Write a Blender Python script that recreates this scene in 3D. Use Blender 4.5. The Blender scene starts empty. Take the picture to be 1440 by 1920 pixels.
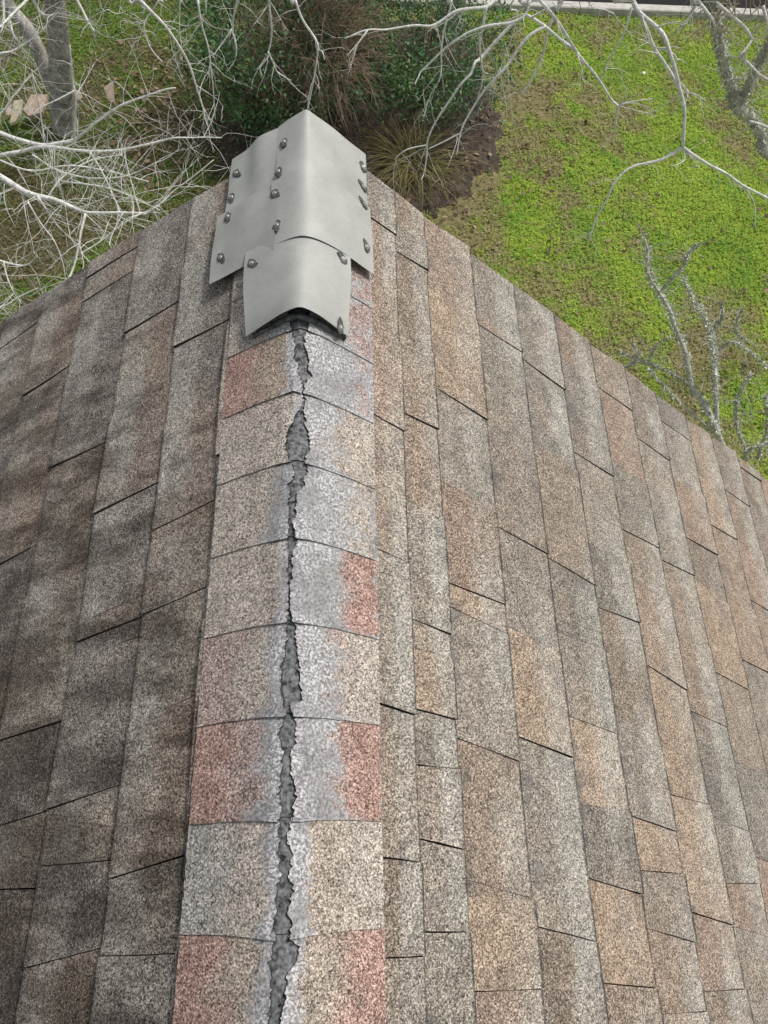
import bpy, math, random
import numpy as np
from mathutils import Vector, noise
random.seed(7); rng = np.random.default_rng(7)
SC = bpy.context.scene; COL = SC.collection

# ------------------------------------------------------------------ camera
YAW, PITCH, ROLL = 0.2004, 1.10452, 0.19793
CAM = Vector((0.03421, 0.0, 1.15173))
SLOPE = 0.67508
CS, SN, TN = math.cos(SLOPE), math.sin(SLOPE), math.tan(SLOPE)
FPX = 1442.0
fw = Vector((math.sin(YAW)*math.cos(PITCH), math.cos(YAW)*math.cos(PITCH), -math.sin(PITCH)))
rt0 = Vector((math.cos(YAW), -math.sin(YAW), 0)); up0 = rt0.cross(fw)
rt = rt0*math.cos(ROLL)+up0*math.sin(ROLL); up = -rt0*math.sin(ROLL)+up0*math.cos(ROLL)
cd = bpy.data.cameras.new('camera'); cam = bpy.data.objects.new('camera', cd); COL.objects.link(cam)
cd.sensor_fit = 'VERTICAL'; cd.sensor_height = 36; cd.lens = 36*FPX/1920; cd.clip_start = .02; cd.clip_end = 500
from mathutils import Matrix
cam.matrix_world = Matrix(((rt.x, up.x, -fw.x, CAM.x), (rt.y, up.y, -fw.y, CAM.y), (rt.z, up.z, -fw.z, CAM.z), (0, 0, 0, 1)))
SC.camera = cam

# ------------------------------------------------------------------ light
SUN_EL, SUN_AZ = math.radians(56), math.radians(42)      # azimuth measured from +x towards +y
W = bpy.data.worlds.new('World'); SC.world = W; W.use_nodes = True
nt = W.node_tree; sky = nt.nodes.new('ShaderNodeTexSky'); sky.sky_type = 'NISHITA'; sky.sun_disc = False
sky.sun_elevation = SUN_EL; sky.sun_rotation = math.radians(90)-SUN_AZ; sky.dust_density = 3.0; sky.air_density = 1.0
hs = nt.nodes.new('ShaderNodeHueSaturation'); hs.inputs['Saturation'].default_value = .3      # hazy, nearly white sky
nt.links.new(sky.outputs[0], hs.inputs['Color']); nt.links.new(hs.outputs[0], nt.nodes['Background'].inputs[0]); nt.nodes['Background'].inputs[1].default_value = 0.12
sl = bpy.data.lights.new('sun', 'SUN'); sl.energy = 2.4; sl.angle = math.radians(9); sl.color = (1, .955, .89)
so = bpy.data.objects.new('sun', sl); COL.objects.link(so)
sd_ = Vector((math.cos(SUN_EL)*math.cos(SUN_AZ), math.cos(SUN_EL)*math.sin(SUN_AZ), math.sin(SUN_EL)))
so.rotation_euler = sd_.to_track_quat('Z', 'Y').to_euler(); so.location = (6, 3, 9)
SC.view_settings.view_transform = 'Standard'; SC.view_settings.look = 'None'
SC.view_settings.exposure = 0.2; SC.view_settings.gamma = 1; SC.view_settings.use_curve_mapping = False

GZ = -4.5                                                   # ground level (the ridge is z = 0)
# ------------------------------------------------------------------ helpers
def direction(px, py): return fw + rt*((px-720)/FPX) - up*((py-960)/FPX)
def on_ground(px, py, h=0.0):
    d = direction(px, py); return CAM + d*((GZ+h-CAM.z)/d.z)
def at_y(px, py, Y):
    d = direction(px, py); return CAM + d*((Y-CAM.y)/d.y)
def on_slope(px, py, side):
    n = Vector((side*SN, 0, CS)); d = direction(px, py); P = CAM + d*(-(CAM.dot(n))/d.dot(n)); return P.y, -P.z/SN
def on_ridge(px, py, z=0.0):
    d = direction(px, py); return CAM + d*((z-CAM.z)/d.z)
def S(side, u, v, h): return Vector((side*(v*CS+h*SN), u, -v*SN+h*CS))

def tag(o, label=None, cat=None, group=None, kind=None):
    if label: o['label'] = label
    if cat: o['category'] = cat
    if group: o['group'] = group
    if kind: o['kind'] = kind
    return o
def empty(name, loc, label, cat, group=None):
    o = bpy.data.objects.new(name, None); o.location = loc; o.empty_display_size = .1; COL.objects.link(o)
    bpy.context.view_layer.update()
    return tag(o, label, cat, group)
def build(name, V, F, mats, parent=None, smooth=False, mi=None, col=None, attrs=None, smi=None):
    """one mesh object from world coordinates; parented objects keep their world place"""
    me = bpy.data.meshes.new(name); off = Vector((0, 0, 0))
    p = parent
    while p is not None: off += p.location; p = p.parent
    if isinstance(V, np.ndarray): V = (V - np.array(off)).tolist()
    else: V = [(v[0]-off[0], v[1]-off[1], v[2]-off[2]) for v in V]
    me.from_pydata(V, [], F)
    for m in (mats if isinstance(mats, (list, tuple)) else [mats]): me.materials.append(m)
    if mi is not None: me.polygons.foreach_set('material_index', np.array(mi, dtype=np.int32))
    if smooth: me.polygons.foreach_set('use_smooth', np.ones(len(F), dtype=bool))
    if attrs:
        for k, (typ, dom, data) in attrs.items():
            a = me.attributes.new(k, typ, dom)
            a.data.foreach_set('color' if 'COLOR' in typ else 'value', np.asarray(data, dtype=np.float32).ravel())
    me.update()
    o = bpy.data.objects.new(name, me); COL.objects.link(o)
    if parent is not None: o.parent = parent
    if smi is not None: me.polygons.foreach_set('use_smooth', np.array(mi) == smi)
    if col: o.color = (*col, 1) if len(col) == 3 else col
    return o

def thick_grid(P, th, taper=None):
    """closed slab from a grid of points (rows x cols): top skin, underside and edge walls"""
    A = np.array([[tuple(p) for p in r] for r in P], dtype=float); n, m = A.shape[:2]
    du = np.gradient(A, axis=0); dv = np.gradient(A, axis=1); N = np.cross(du, dv)
    N /= np.maximum(np.linalg.norm(N, axis=2, keepdims=True), 1e-12)
    flip = N[..., 2].mean() < 0
    if flip: N = -N
    B = A - N*th
    V = np.concatenate([A.reshape(-1, 3), B.reshape(-1, 3)]); o = n*m
    F = []; mi = []
    ix = lambda i, j: i*m+j
    for i in range(n-1):
        for j in range(m-1):
            q = (ix(i, j), ix(i+1, j), ix(i+1, j+1), ix(i, j+1))
            F.append(q[::-1] if flip else q); mi.append(0)
            b = tuple(o+k for k in q); F.append(b if flip else b[::-1]); mi.append(1)
    rim = [ix(i, 0) for i in range(n)] + [ix(n-1, j) for j in range(1, m)] + [ix(i, m-1) for i in range(n-2, -1, -1)] + [ix(0, j) for j in range(m-2, 0, -1)]
    k = len(rim); V = np.concatenate([V, A.reshape(-1, 3)[rim], B.reshape(-1, 3)[rim]])     # own vertices: crisp edges
    for i in range(k):
        j = (i+1) % k; q = (2*o+i, 2*o+k+i, 2*o+k+j, 2*o+j); F.append(q if not flip else q[::-1]); mi.append(1)
    return V, F, mi

class MB:
    def __init__(s): s.V = []; s.F = []
    def tube(s, pts, rad, sides=6, cap=True):
        pts = [Vector(p) for p in pts]; n = len(pts); base = len(s.V); ref = Vector((.31, .2, .93))
        for i, p in enumerate(pts):
            t = (pts[min(i+1, n-1)]-pts[max(i-1, 0)])
            if t.length < 1e-9: t = Vector((0, 0, 1))
            t.normalize(); a = t.cross(ref)
            if a.length < .1: a = t.cross(Vector((1, 0, 0)))
            a.normalize(); b = t.cross(a); r = rad[i]
            for k in range(sides):
                an = 2*math.pi*k/sides; s.V.append(p + (a*math.cos(an)+b*math.sin(an))*r)
        for i in range(n-1):
            for k in range(sides):
                k2 = (k+1) % sides
                s.F.append((base+i*sides+k, base+i*sides+k2, base+(i+1)*sides+k2, base+(i+1)*sides+k))
        if cap:
            s.F.append(tuple(base+k for k in range(sides))[::-1]); s.F.append(tuple(base+(n-1)*sides+k for k in range(sides)))
    def box(s, lo, hi):
        b = len(s.V); x0, y0, z0 = lo; x1, y1, z1 = hi
        s.V += [(x0, y0, z0), (x1, y0, z0), (x1, y1, z0), (x0, y1, z0), (x0, y0, z1), (x1, y0, z1), (x1, y1, z1), (x0, y1, z1)]
        s.F += [(b, b+3, b+2, b+1), (b+4, b+5, b+6, b+7), (b, b+1, b+5, b+4), (b+1, b+2, b+6, b+5), (b+2, b+3, b+7, b+6), (b+3, b, b+4, b+7)]
    def build(s, name, m, parent=None, smooth=True, **k): return build(name, s.V, s.F, m, parent, smooth, **k)

def catmull(P, k=4):
    P = [Vector(p) for p in P]; out = []
    for i in range(len(P)-1):
        a, b, c, d = P[max(i-1, 0)], P[i], P[i+1], P[min(i+2, len(P)-1)]
        for j in range(k):
            t = j/k
            out.append(.5*((2*b)+(c-a)*t+(2*a-5*b+4*c-d)*t*t+(3*b-a-3*c+d)*t**3))
    out.append(P[-1]); return out

# ------------------------------------------------------------------ materials
def mat(name, rough=.9, spec=.3):
    m = bpy.data.materials.new(name); m.use_nodes = True
    b = m.node_tree.nodes['Principled BSDF']; b.inputs['Roughness'].default_value = rough; b.inputs['Specular IOR Level'].default_value = spec
    return m, m.node_tree, b
def N(t, typ, **kw):
    n = t.nodes.new(typ)
    for k, v in kw.items():
        if k in n.inputs: n.inputs[k].default_value = v
        else: setattr(n, k, v)
    return n
def ramp(t, src, stops, interp='LINEAR'):
    r = t.nodes.new('ShaderNodeValToRGB'); r.color_ramp.interpolation = interp
    e = r.color_ramp.elements
    while len(e) < len(stops): e.new(.5)
    for el, (p, c) in zip(e, stops):
        el.position = p; el.color = (c, c, c, 1) if not isinstance(c, tuple) else (*c, 1)
    t.links.new(src, r.inputs[0]); return r.outputs[0]
def mixc(t, fac, a, b, mode='MIX'):
    m = t.nodes.new('ShaderNodeMix'); m.data_type = 'RGBA'; m.blend_type = mode
    for s, i in ((fac, 0), (a, 6), (b, 7)):
        if isinstance(s, (int, float)): m.inputs[i].default_value = s
        elif isinstance(s, tuple): m.inputs[i].default_value = (*s, 1)
        else: t.links.new(s, m.inputs[i])
    return m.outputs[2]
def mth(t, op, a, b=None, c=None):
    m = t.nodes.new('ShaderNodeMath'); m.operation = op
    for i, s in enumerate((a, b, c)):
        if s is None: continue
        if isinstance(s, (int, float)): m.inputs[i].default_value = s
        else: t.links.new(s, m.inputs[i])
    return m.outputs[0]
def pos_noise(t, scale, detail=2, rough=.5, off=0):
    g = t.nodes.new('ShaderNodeNewGeometry'); n = N(t, 'ShaderNodeTexNoise', Scale=scale, Detail=detail, Roughness=rough)
    if off:
        mp = t.nodes.new('ShaderNodeVectorMath'); mp.inputs[1].default_value = (off, off*.7, off*1.3); t.links.new(g.outputs['Position'], mp.inputs[0]); t.links.new(mp.outputs[0], n.inputs['Vector'])
    else: t.links.new(g.outputs['Position'], n.inputs['Vector'])
    return n.outputs['Fac']
def flat(name, c, rough=.9, spec=.3, var=.25, scale=14):
    m, t, b = mat(name, rough, spec)
    f = ramp(t, pos_noise(t, scale, 4, .6), [(.3, 1-var), (.7, 1+var)])
    t.links.new(mixc(t, 1.0, c, f, 'MULTIPLY'), b.inputs['Base Color']); return m

def granules(t, tint, b, dark=1.0):
    """ceramic granules: each grain one random tone of the shingle's tint, with black and cream grains between"""
    g = t.nodes.new('ShaderNodeNewGeometry')
    v1 = N(t, 'ShaderNodeTexVoronoi', Scale=640.0, Randomness=1.0); t.links.new(g.outputs['Position'], v1.inputs['Vector'])
    v2 = N(t, 'ShaderNodeTexVoronoi', Scale=390.0, Randomness=1.0); t.links.new(g.outputs['Position'], v2.inputs['Vector'])
    s1 = t.nodes.new('ShaderNodeSeparateColor'); t.links.new(v1.outputs['Color'], s1.inputs[0])
    s2 = t.nodes.new('ShaderNodeSeparateColor'); t.links.new(v2.outputs['Color'], s2.inputs[0])
    r = mth(t, 'ADD', mth(t, 'MULTIPLY', s1.outputs[0], .55), mth(t, 'MULTIPLY', s2.outputs[0], .45))
    f = ramp(t, r, [(.15, .13), (.30, .5), (.5, .95), (.7, 1.42), (.88, 2.45)])
    c = mixc(t, 1.0, tint, f, 'MULTIPLY')
    lightness = ramp(t, r, [(.62, 0.0), (.86, .45)])
    c = mixc(t, lightness, c, (.62, .58, .5))
    blot = ramp(t, pos_noise(t, 26, 3, .6, 3.1), [(.3, .8), (.7, 1.16)])
    c = mixc(t, 1.0, c, blot, 'MULTIPLY')
    bp = N(t, 'ShaderNodeBump', Strength=.55, Distance=.0016); t.links.new(r, bp.inputs['Height']); t.links.new(bp.outputs[0], b.inputs['Normal'])
    return c

M_SHINGLE, t, b = mat('shingle_granules', .95, .18)
oi = t.nodes.new('ShaderNodeObjectInfo')
uvw = t.nodes.new('ShaderNodeAttribute'); uvw.attribute_name = 'fall'
low = mth(t, 'MULTIPLY', ramp(t, mth(t, 'ADD', uvw.outputs['Fac'], mth(t, 'MULTIPLY', mth(t, 'SUBTRACT', pos_noise(t, 16, 3, .6, 12.2), .5), .5)), [(.42, 0.0), (.62, 1.0)]), ramp(t, pos_noise(t, 3.2, 1, .5, 8.2), [(.36, 0.06), (.58, .66)]))
tint = mixc(t, low, oi.outputs['Color'], (.36, .345, .312))
brn = ramp(t, pos_noise(t, 7.5, 2, .5, 1.7), [(.5, 0.0), (.7, .25)])
tint = mixc(t, brn, tint, (.30, .215, .155))
c = granules(t, tint, b)
stain = mth(t, 'MULTIPLY', ramp(t, pos_noise(t, 11, 3, .6, 5.5), [(.53, 0.0), (.68, .72)]), ramp(t, uvw.outputs['Fac'], [(0.0, 1.0), (.28, .25), (1.0, .35)]))
c = mixc(t, stain, c, (.075, .075, .085))
worn = mth(t, 'MULTIPLY', ramp(t, mth(t, 'ADD', uvw.outputs['Fac'], mth(t, 'MULTIPLY', mth(t, 'SUBTRACT', pos_noise(t, 35, 4, .7, 7.7), .5), .075)), [(.955, 0.0), (.985, .9)]), oi.outputs['Alpha'])
worn = mth(t, 'MULTIPLY', worn, ramp(t, pos_noise(t, 21, 3, .6, 4.4), [(.3, .45), (.55, 1.0)]))
c = mixc(t, worn, c, (.03, .029, .03))
# tree shade painted into the colour of the slope that faces left (its flag is the colour's alpha), in blotches drawn out downhill
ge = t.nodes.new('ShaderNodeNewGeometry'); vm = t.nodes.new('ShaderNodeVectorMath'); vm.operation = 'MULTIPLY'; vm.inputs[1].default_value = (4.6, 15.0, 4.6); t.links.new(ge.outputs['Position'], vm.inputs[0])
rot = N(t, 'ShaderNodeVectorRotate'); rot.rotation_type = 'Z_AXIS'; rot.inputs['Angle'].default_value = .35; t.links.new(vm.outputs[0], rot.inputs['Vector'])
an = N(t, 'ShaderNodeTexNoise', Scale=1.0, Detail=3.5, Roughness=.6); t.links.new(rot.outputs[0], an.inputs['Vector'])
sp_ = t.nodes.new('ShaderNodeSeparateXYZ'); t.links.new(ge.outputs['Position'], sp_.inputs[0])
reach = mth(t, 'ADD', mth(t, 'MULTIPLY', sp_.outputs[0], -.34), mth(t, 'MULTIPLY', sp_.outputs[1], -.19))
dapple_shade = ramp(t, mth(t, 'ADD', an.outputs['Fac'], reach), [(.42, 0.0), (.62, .74), (.85, .88)])
dapple_shade = mth(t, 'MULTIPLY', dapple_shade, mth(t, 'LESS_THAN', oi.outputs['Alpha'], .5))
c = mixc(t, dapple_shade, c, mixc(t, 1.0, c, (.25, .228, .215), 'MULTIPLY'))
t.links.new(c, b.inputs['Base Color'])

M_EDGE = flat('asphalt_edge', (.045, .042, .041), .95, .15, .6, 120)
M_FELT = flat('roofing_felt', (.035, .033, .033), .95, .15, .6, 90)

M_CAP, t, b = mat('ridge_cap_granules', .95, .18)
ta = t.nodes.new('ShaderNodeAttribute'); ta.attribute_name = 'tint'
wa = t.nodes.new('ShaderNodeAttribute'); wa.attribute_name = 'wear'
wn = mth(t, 'ADD', wa.outputs['Fac'], mth(t, 'MULTIPLY', mth(t, 'SUBTRACT', pos_noise(t, 75, 6, .8, 2.2), .5), 1.5))
cg = granules(t, ta.outputs['Color'], b)
gv = ramp(t, pos_noise(t, 190, 3, .7, 6.0), [(.33, (.115, .114, .118)), (.5, (.225, .222, .228)), (.66, (.345, .340, .346))])
flecks = mth(t, 'MULTIPLY', ramp(t, pos_noise(t, 230, 4, .8, 9.0), [(.50, 0.0), (.56, 1.0)]), ramp(t, pos_noise(t, 13, 2, .5, 4.0), [(.36, .2), (.56, 1.0)]))
cw = mixc(t, mth(t, 'MULTIPLY', flecks, .9), gv, (.68, .675, .68))
c = mixc(t, ramp(t, wn, [(.42, 0.0), (.58, .95)]), cg, cw)
c = mixc(t, ramp(t, pos_noise(t, 9, 4, .65, 15.0), [(.64, 0.0), (.74, .75)]), c, (.06, .058, .06))
t.links.new(c, b.inputs['Base Color'])
M_MAT = flat('bare_cap_mat', (.125, .127, .132), .95, .15, .95, 130)
M_MATEDGE = flat('torn_cap_edge', (.22, .21, .20), .95, .15, .5, 300)

M_METAL, t, b = mat('grey_flashing', .55, .4)
b.inputs['Metallic'].default_value = .12
sm = ramp(t, pos_noise(t, 9, 5, .65), [(.3, .82), (.7, 1.08)])
sp = ramp(t, pos_noise(t, 420, 2, .6, 3.0), [(.30, .55), (.37, 1.0)])
c = mixc(t, 1.0, mixc(t, 1.0, (.375, .381, .36), sm, 'MULTIPLY'), sp, 'MULTIPLY')
g_ = t.nodes.new('ShaderNodeNewGeometry'); vs = t.nodes.new('ShaderNodeVectorMath'); vs.operation = 'MULTIPLY'; vs.inputs[1].default_value = (18, 260, 40); t.links.new(g_.outputs['Position'], vs.inputs[0])
ns = N(t, 'ShaderNodeTexNoise', Scale=1.0, Detail=1.0); t.links.new(vs.outputs[0], ns.inputs['Vector'])
c = mixc(t, mth(t, 'MULTIPLY', ramp(t, ns.outputs['Fac'], [(.72, 0.0), (.75, .6)]), ramp(t, pos_noise(t, 12, 2, .5, 17.0), [(.5, 0.0), (.6, 1.0)])), c, (.62, .62, .61))
c = mixc(t, ramp(t, pos_noise(t, 70, 5, .75, 23.0), [(.58, 0.0), (.72, .4)]), c, (.22, .22, .205))
t.links.new(c, b.inputs['Base Color'])
t.links.new(ramp(t, pos_noise(t, 22, 4, .6), [(.3, .48), (.7, .62)]), b.inputs['Roughness'])
M_METALEDGE, t, b = mat('flashing_edge', .5, .5); b.inputs['Base Color'].default_value = (.3, .31, .3, 1); b.inputs['Metallic'].default_value = .6
M_SCREW, t, b = mat('zinc_screw', .4, .5); b.inputs['Base Color'].default_value = (.42, .42, .40, 1); b.inputs['Metallic'].default_value = .6
M_SEAL = flat('grimy_rubber_washer', (.085, .085, .08), .75, .3, .6, 260)

def bark(name, base, lichen, amount=.5, scale=9, rough=.95):
    m, t, b = mat(name, rough, .15)
    f = ramp(t, pos_noise(t, scale, 6, .7), [(.5-amount*.28, 0.0), (.5+.34-amount*.28, 1.0)])
    dk = ramp(t, pos_noise(t, scale*4.2, 4, .65, 2.0), [(.3, .62), (.6, 1.08)])
    c = mixc(t, 1.0, mixc(t, f, base, lichen), dk, 'MULTIPLY')
    t.links.new(c, b.inputs['Base Color'])
    bp = N(t, 'ShaderNodeBump', Strength=.6, Distance=.01); t.links.new(pos_noise(t, scale*3, 5, .7), bp.inputs['Height']); t.links.new(bp.outputs[0], b.inputs['Normal'])
    return m
M_TWIG = bark('pale_lichened_twig', (.55, .535, .50), (.84, .85, .81), .8, 16)
M_TRUNK = bark('grey_bark', (.22, .205, .18), (.58, .555, .515), .6, 13)
M_LICHEN = bark('green_grey_lichen_bark', (.34, .33, .29), (.62, .64, .55), .65, 14)
M_BROWN = bark('brown_twig', (.27, .20, .14), (.45, .355, .26), .5, 20)

def vcol(name, rough=.85, spec=.25, trans=0.0):
    m, t, b = mat(name, rough, spec); a = t.nodes.new('ShaderNodeAttribute'); a.attribute_name = 'tone'
    t.links.new(a.outputs['Color'], b.inputs['Base Color'])
    if trans:
        tr = t.nodes.new('ShaderNodeBsdfTranslucent'); t.links.new(a.outputs['Color'], tr.inputs[0])
        mx = t.nodes.new('ShaderNodeMixShader'); mx.inputs[0].default_value = trans
        out = t.nodes['Material Output']; t.links.new(b.outputs[0], mx.inputs[1]); t.links.new(tr.outputs[0], mx.inputs[2]); t.links.new(mx.outputs[0], out.inputs[0])
    return m
M_BLADE = vcol('lawn_leaf', .8, .25, .3); M_LEAF = vcol('shrub_leaf', .55, .4, .2); M_LITTER = vcol('dead_leaf', .9, .2)

M_GROUND, t, b = mat('lawn_ground', .97, .15)
a = t.nodes.new('ShaderNodeAttribute'); a.attribute_name = 'tone'
f = ramp(t, pos_noise(t, 28, 6, .7), [(.28, .5), (.72, 1.35)])
t.links.new(mixc(t, 1.0, a.outputs['Color'], f, 'MULTIPLY'), b.inputs['Base Color'])
M_SOIL, t, b = mat('dark_bed_soil', .98, .1)
c = ramp(t, pos_noise(t, 16, 8, .75), [(.3, (.034, .027, .022)), (.5, (.082, .066, .053)), (.7, (.165, .135, .108))])
t.links.new(c, b.inputs['Base Color'])
bp = N(t, 'ShaderNodeBump', Strength=.9, Distance=.03); t.links.new(pos_noise(t, 30, 6, .7), bp.inputs['Height']); t.links.new(bp.outputs[0], b.inputs['Normal'])
M_KERB = flat('pale_kerb_concrete', (.48, .46, .42), .95, .2, .2, 12)
M_ROAD = flat('dark_road', (.012, .0115, .012), .85, .2, .35, 30)
M_STONE = flat('tan_stone', (.42, .335, .26), .95, .15, .3, 20)
M_STONE2 = flat('cream_stone', (.60, .54, .38), .95, .15, .3, 24)
M_WALL = flat('painted_wall_boards', (.55, .53, .48), .8, .3, .08, 4)
M_FASCIA = flat('fascia_board', (.20, .185, .17), .8, .3, .15, 10)
M_WHITE = flat('white_scrap', (.8, .8, .78), .8, .3, .05, 30)

# ------------------------------------------------------------------ ground, road, kerb
def fbm(x, y, s, o=0): return noise.fractal(Vector((x*s+o, y*s-o*.6, o*.3)), .8, 2.1, 4)
BED = [on_ground(*p) for p in ((400, 160), (470, 60), (640, 45), (790, 30), (880, 90), (915, 150), (950, 235), (925, 315), (865, 372), (800, 410), (700, 420), (560, 380), (430, 330), (385, 270))]
def in_poly(x, y, poly):
    c = False; n = len(poly)
    for i in range(n):
        a, b = poly[i], poly[i-1]
        if (a.y > y) != (b.y > y) and x < (b.x-a.x)*(y-a.y)/(b.y-a.y)+a.x: c = not c
    return c
def blob(x, y, px, py, r):
    g = on_ground(px, py); return math.exp(-((x-g.x)**2+(y-g.y)**2)/(r*r))
_BL = [(on_ground(px, py), r, k) for px, py, r, k in ((330, 225, .55, .8), (60, 450, .6, .75), (300, 85, .4, .55), (200, 60, .5, -.6), (360, 40, .5, -.5), (120, 500, .5, -.3),
        (1000, 210, .7, .5), (980, 520, .7, .35), (1150, 250, .5, .3), (1330, 640, .6, .5), (1100, 70, .6, .35), (860, 360, .5, .7), (900, 40, .4, .4), (1380, 400, 1.0, -.75), (1250, 350, .7, -.45),
        (1150, 110, .7, -.5), (1050, 450, .4, -.2), (1060, 60, .5, -.2), (1180, 520, .5, -.3), (1300, 500, .4, -.3), (20, 470, .3, .2), (700, 20, .5, .55), (500, 15, .5, .4))]
def dryness(x, y):
    d = .34 + (.12 if x < .3 else 0) + .70*fbm(x, y, 1.5, 3.3) + .75*fbm(x, y, 5.0, 8.1)
    for g, r, k in _BL: d += k*math.exp(-((x-g.x)**2+(y-g.y)**2)/(r*r))
    return d
# earth sheet out to the horizon, finer near the house
xs = np.concatenate([[-300, -80, -25, -12], np.arange(-6, 9.01, .125), [14, 30, 90, 300]]); ys = np.concatenate([[-300, -60, -15, 0], np.arange(2, 12.01, .125), [13.2, 20, 60, 300]])
V = []; tone = []
for y in ys:
    for x in xs:
        near = -6 <= x <= 9 and 2 <= y <= 12
        V.append((x, y, GZ + (.03*fbm(x, y, .8, 1.0) - .03 if near else -.03)))
        d = min(max(dryness(x, y), 0), 1) if near else .4
        g = (np.array((.23, .28, .04))*(1-d) + np.array((.20, .175, .085))*d)*(1 if x > .3 else .5); tone.append((*g, 1))  # left part darkened: canopy shade painted into the ground tone
nx = len(xs); F = [(j*nx+i, j*nx+i+1, (j+1)*nx+i+1, (j+1)*nx+i) for j in range(len(ys)-1) for i in range(nx-1)]
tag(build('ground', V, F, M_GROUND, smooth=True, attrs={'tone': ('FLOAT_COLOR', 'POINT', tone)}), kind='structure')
# planting bed with a soft raised crown
ctr = sum((Vector(p) for p in BED), Vector())/len(BED); ring = catmull(BED+[BED[0]], 5)[:-1]; V = [ctr+Vector((0, 0, .07))]; F = []
NR = 12
for k in range(1, NR+1):
    for i, p in enumerate(ring):
        q = ctr.lerp(p, k/NR); q = q + (p-ctr).normalized()*(.30*fbm(p.x, p.y, 4, 2.0) if k == NR else 0)
        V.append((q.x, q.y, GZ+.022+.06*(1-(k/NR)**2)+.02*fbm(q.x, q.y, 6, 4.0)*(k < NR) - (.075 if k == NR else 0)))
m_ = len(ring)
for i in range(m_):
    F.append((0, 1+i, 1+(i+1) % m_))
    for k in range(NR-1): F.append((1+k*m_+i, 1+(k+1)*m_+i, 1+(k+1)*m_+(i+1) % m_, 1+k*m_+(i+1) % m_))
tag(build('soil_bed', V, F, M_SOIL, smooth=True), kind='structure')
# kerb and road beyond the lawn
k0, k1 = on_ground(640, 5), on_ground(1340, 32); kd = (k1-k0); kd.z = 0; kd.normalize(); kn = Vector((-kd.y, kd.x, 0))
mb = MB()
for i in range(-14, 18):
    a = k0 + kd*(i*1.5+.006); b_ = k0 + kd*(i*1.5+1.494)
    base = len(mb.V)
    for p in (a, b_):
        for off, z in ((0, -.1), (0, .045), (.012, .055), (.12, .055), (.135, .04), (.15, -.12)):
            q = p+kn*off; mb.V.append((q.x, q.y, GZ+z))
    for j in range(5): mb.F.append((base+j, base+j+1, base+6+j+1, base+6+j))
    mb.F.append((base+0, base+1, base+2, base+3, base+4, base+5)[::-1]); mb.F.append(tuple(base+6+j for j in range(6)))
tag(mb.build('kerb', M_KERB, smooth=False), kind='structure')
q = [k0+kn*.14-kd*60, k0+kn*.14+kd*60, k0+kn*7+kd*60, k0+kn*7-kd*60]
tag(build('road', [(p.x, p.y, GZ-.012) for p in q], [(0, 1, 2, 3)], M_ROAD), kind='structure')

# lawn leaves: small blades and clover leaves, no one could count them
def leafcloud(n, gen):
    V = np.zeros((n*4, 3)); T = np.zeros((n*4, 4)); T[:, 3] = 1; k = 0
    for i in range(n):
        r = gen(i)
        if r is None: continue
        p, L, w, ax, nr, c = r
        side = ax.cross(nr); 
        V[k*4] = p-side*w*.35; V[k*4+1] = p+ax*L*.55-side*w*.5; V[k*4+2] = p+ax*L; V[k*4+3] = p+ax*L*.5+side*w*.5
        T[k*4:k*4+4, :3] = c; k += 1
    F = np.arange(k*4).reshape(-1, 4).tolist()
    return V[:k*4], F, T[:k*4]
def rvec(): 
    v = rng.normal(size=3); return Vector(v/np.linalg.norm(v))
def lawn(i):
    x, y = rng.uniform(-5.2, 8.2), 2.6+9.0*rng.random()
    P0 = Vector((x, y, GZ)); rel = P0-CAM; z_ = rel.dot(fw); px = 720+FPX*rel.dot(rt)/z_; py = 960-FPX*rel.dot(up)/z_
    if not (-130 < px < 1570 and -90 < py < 1010): return None
    if py > 330+.68*(px-0)*-1+ 700 and px < 440: return None
    if (P0-k0).dot(kn) > -.03: return None
    if in_poly(x+rng.normal()*.2+.3*fbm(x, y, 3, 31), y+rng.normal()*.2, BED) and rng.random() > .035+.10*(py > 330): return None
    d = dryness(x, y) + rng.normal()*.20
    if d > .95 and rng.random() < .6: return None
    left = x < .3
    d = min(max(d, 0), 1)
    if d < .5:
        t_ = rng.random() + .9*fbm(x, y, 2.4, 21.0); g = np.array((.34, .48, .065)) if t_ < .45 else (np.array((.25, .42, .05)) if t_ < .95 else np.array((.16, .33, .045)))
        if left: g = g*np.array((.48, .54, .8))  # shade of the left trees painted into the green leaves
        c = g*(1-.5*d) + np.array((.36, .34, .15))*d*.5
    else:
        c = np.array((.37, .32, .19)) if rng.random() < .55 else np.array((.24, .25, .07))
        if left: c = c*.62  # same painted tree shade on the dry leaves
    c = c*rng.uniform(.78, 1.22)
    ax = Vector((rng.normal(), rng.normal(), abs(rng.normal())*.3+.08)).normalized(); nr = (Vector((0, 0, 1))+rvec()*.25); nr = (nr-ax*nr.dot(ax)).normalized()
    L = rng.uniform(.011, .036)
    return np.array((x, y, GZ-.025+.03*fbm(x, y, .8, 1.0)+rng.uniform(0, .025))), L, L*rng.uniform(.3, .8), np.array(ax), np.array(nr), c
class A3(np.ndarray): pass
def _cross(a, b): return np.cross(a, b)
def leafcloud2(n, gen):
    Vs = []; Ts = []
    for i in range(n):
        r = gen(i)
        if r is None: continue
        p, L, w, ax, nr, c = r; s = np.array((ax[1]*nr[2]-ax[2]*nr[1], ax[2]*nr[0]-ax[0]*nr[2], ax[0]*nr[1]-ax[1]*nr[0]))
        m = p+ax*L*.5
        Vs += [p-s*w*.2, m-s*w*.5, p+ax*L, m+s*w*.5]; Ts += [(*c, 1)]*4
    V = np.array(Vs); return V, np.arange(len(V)).reshape(-1, 4).tolist(), Ts
V, F, T = leafcloud2(560000, lawn)
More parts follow.
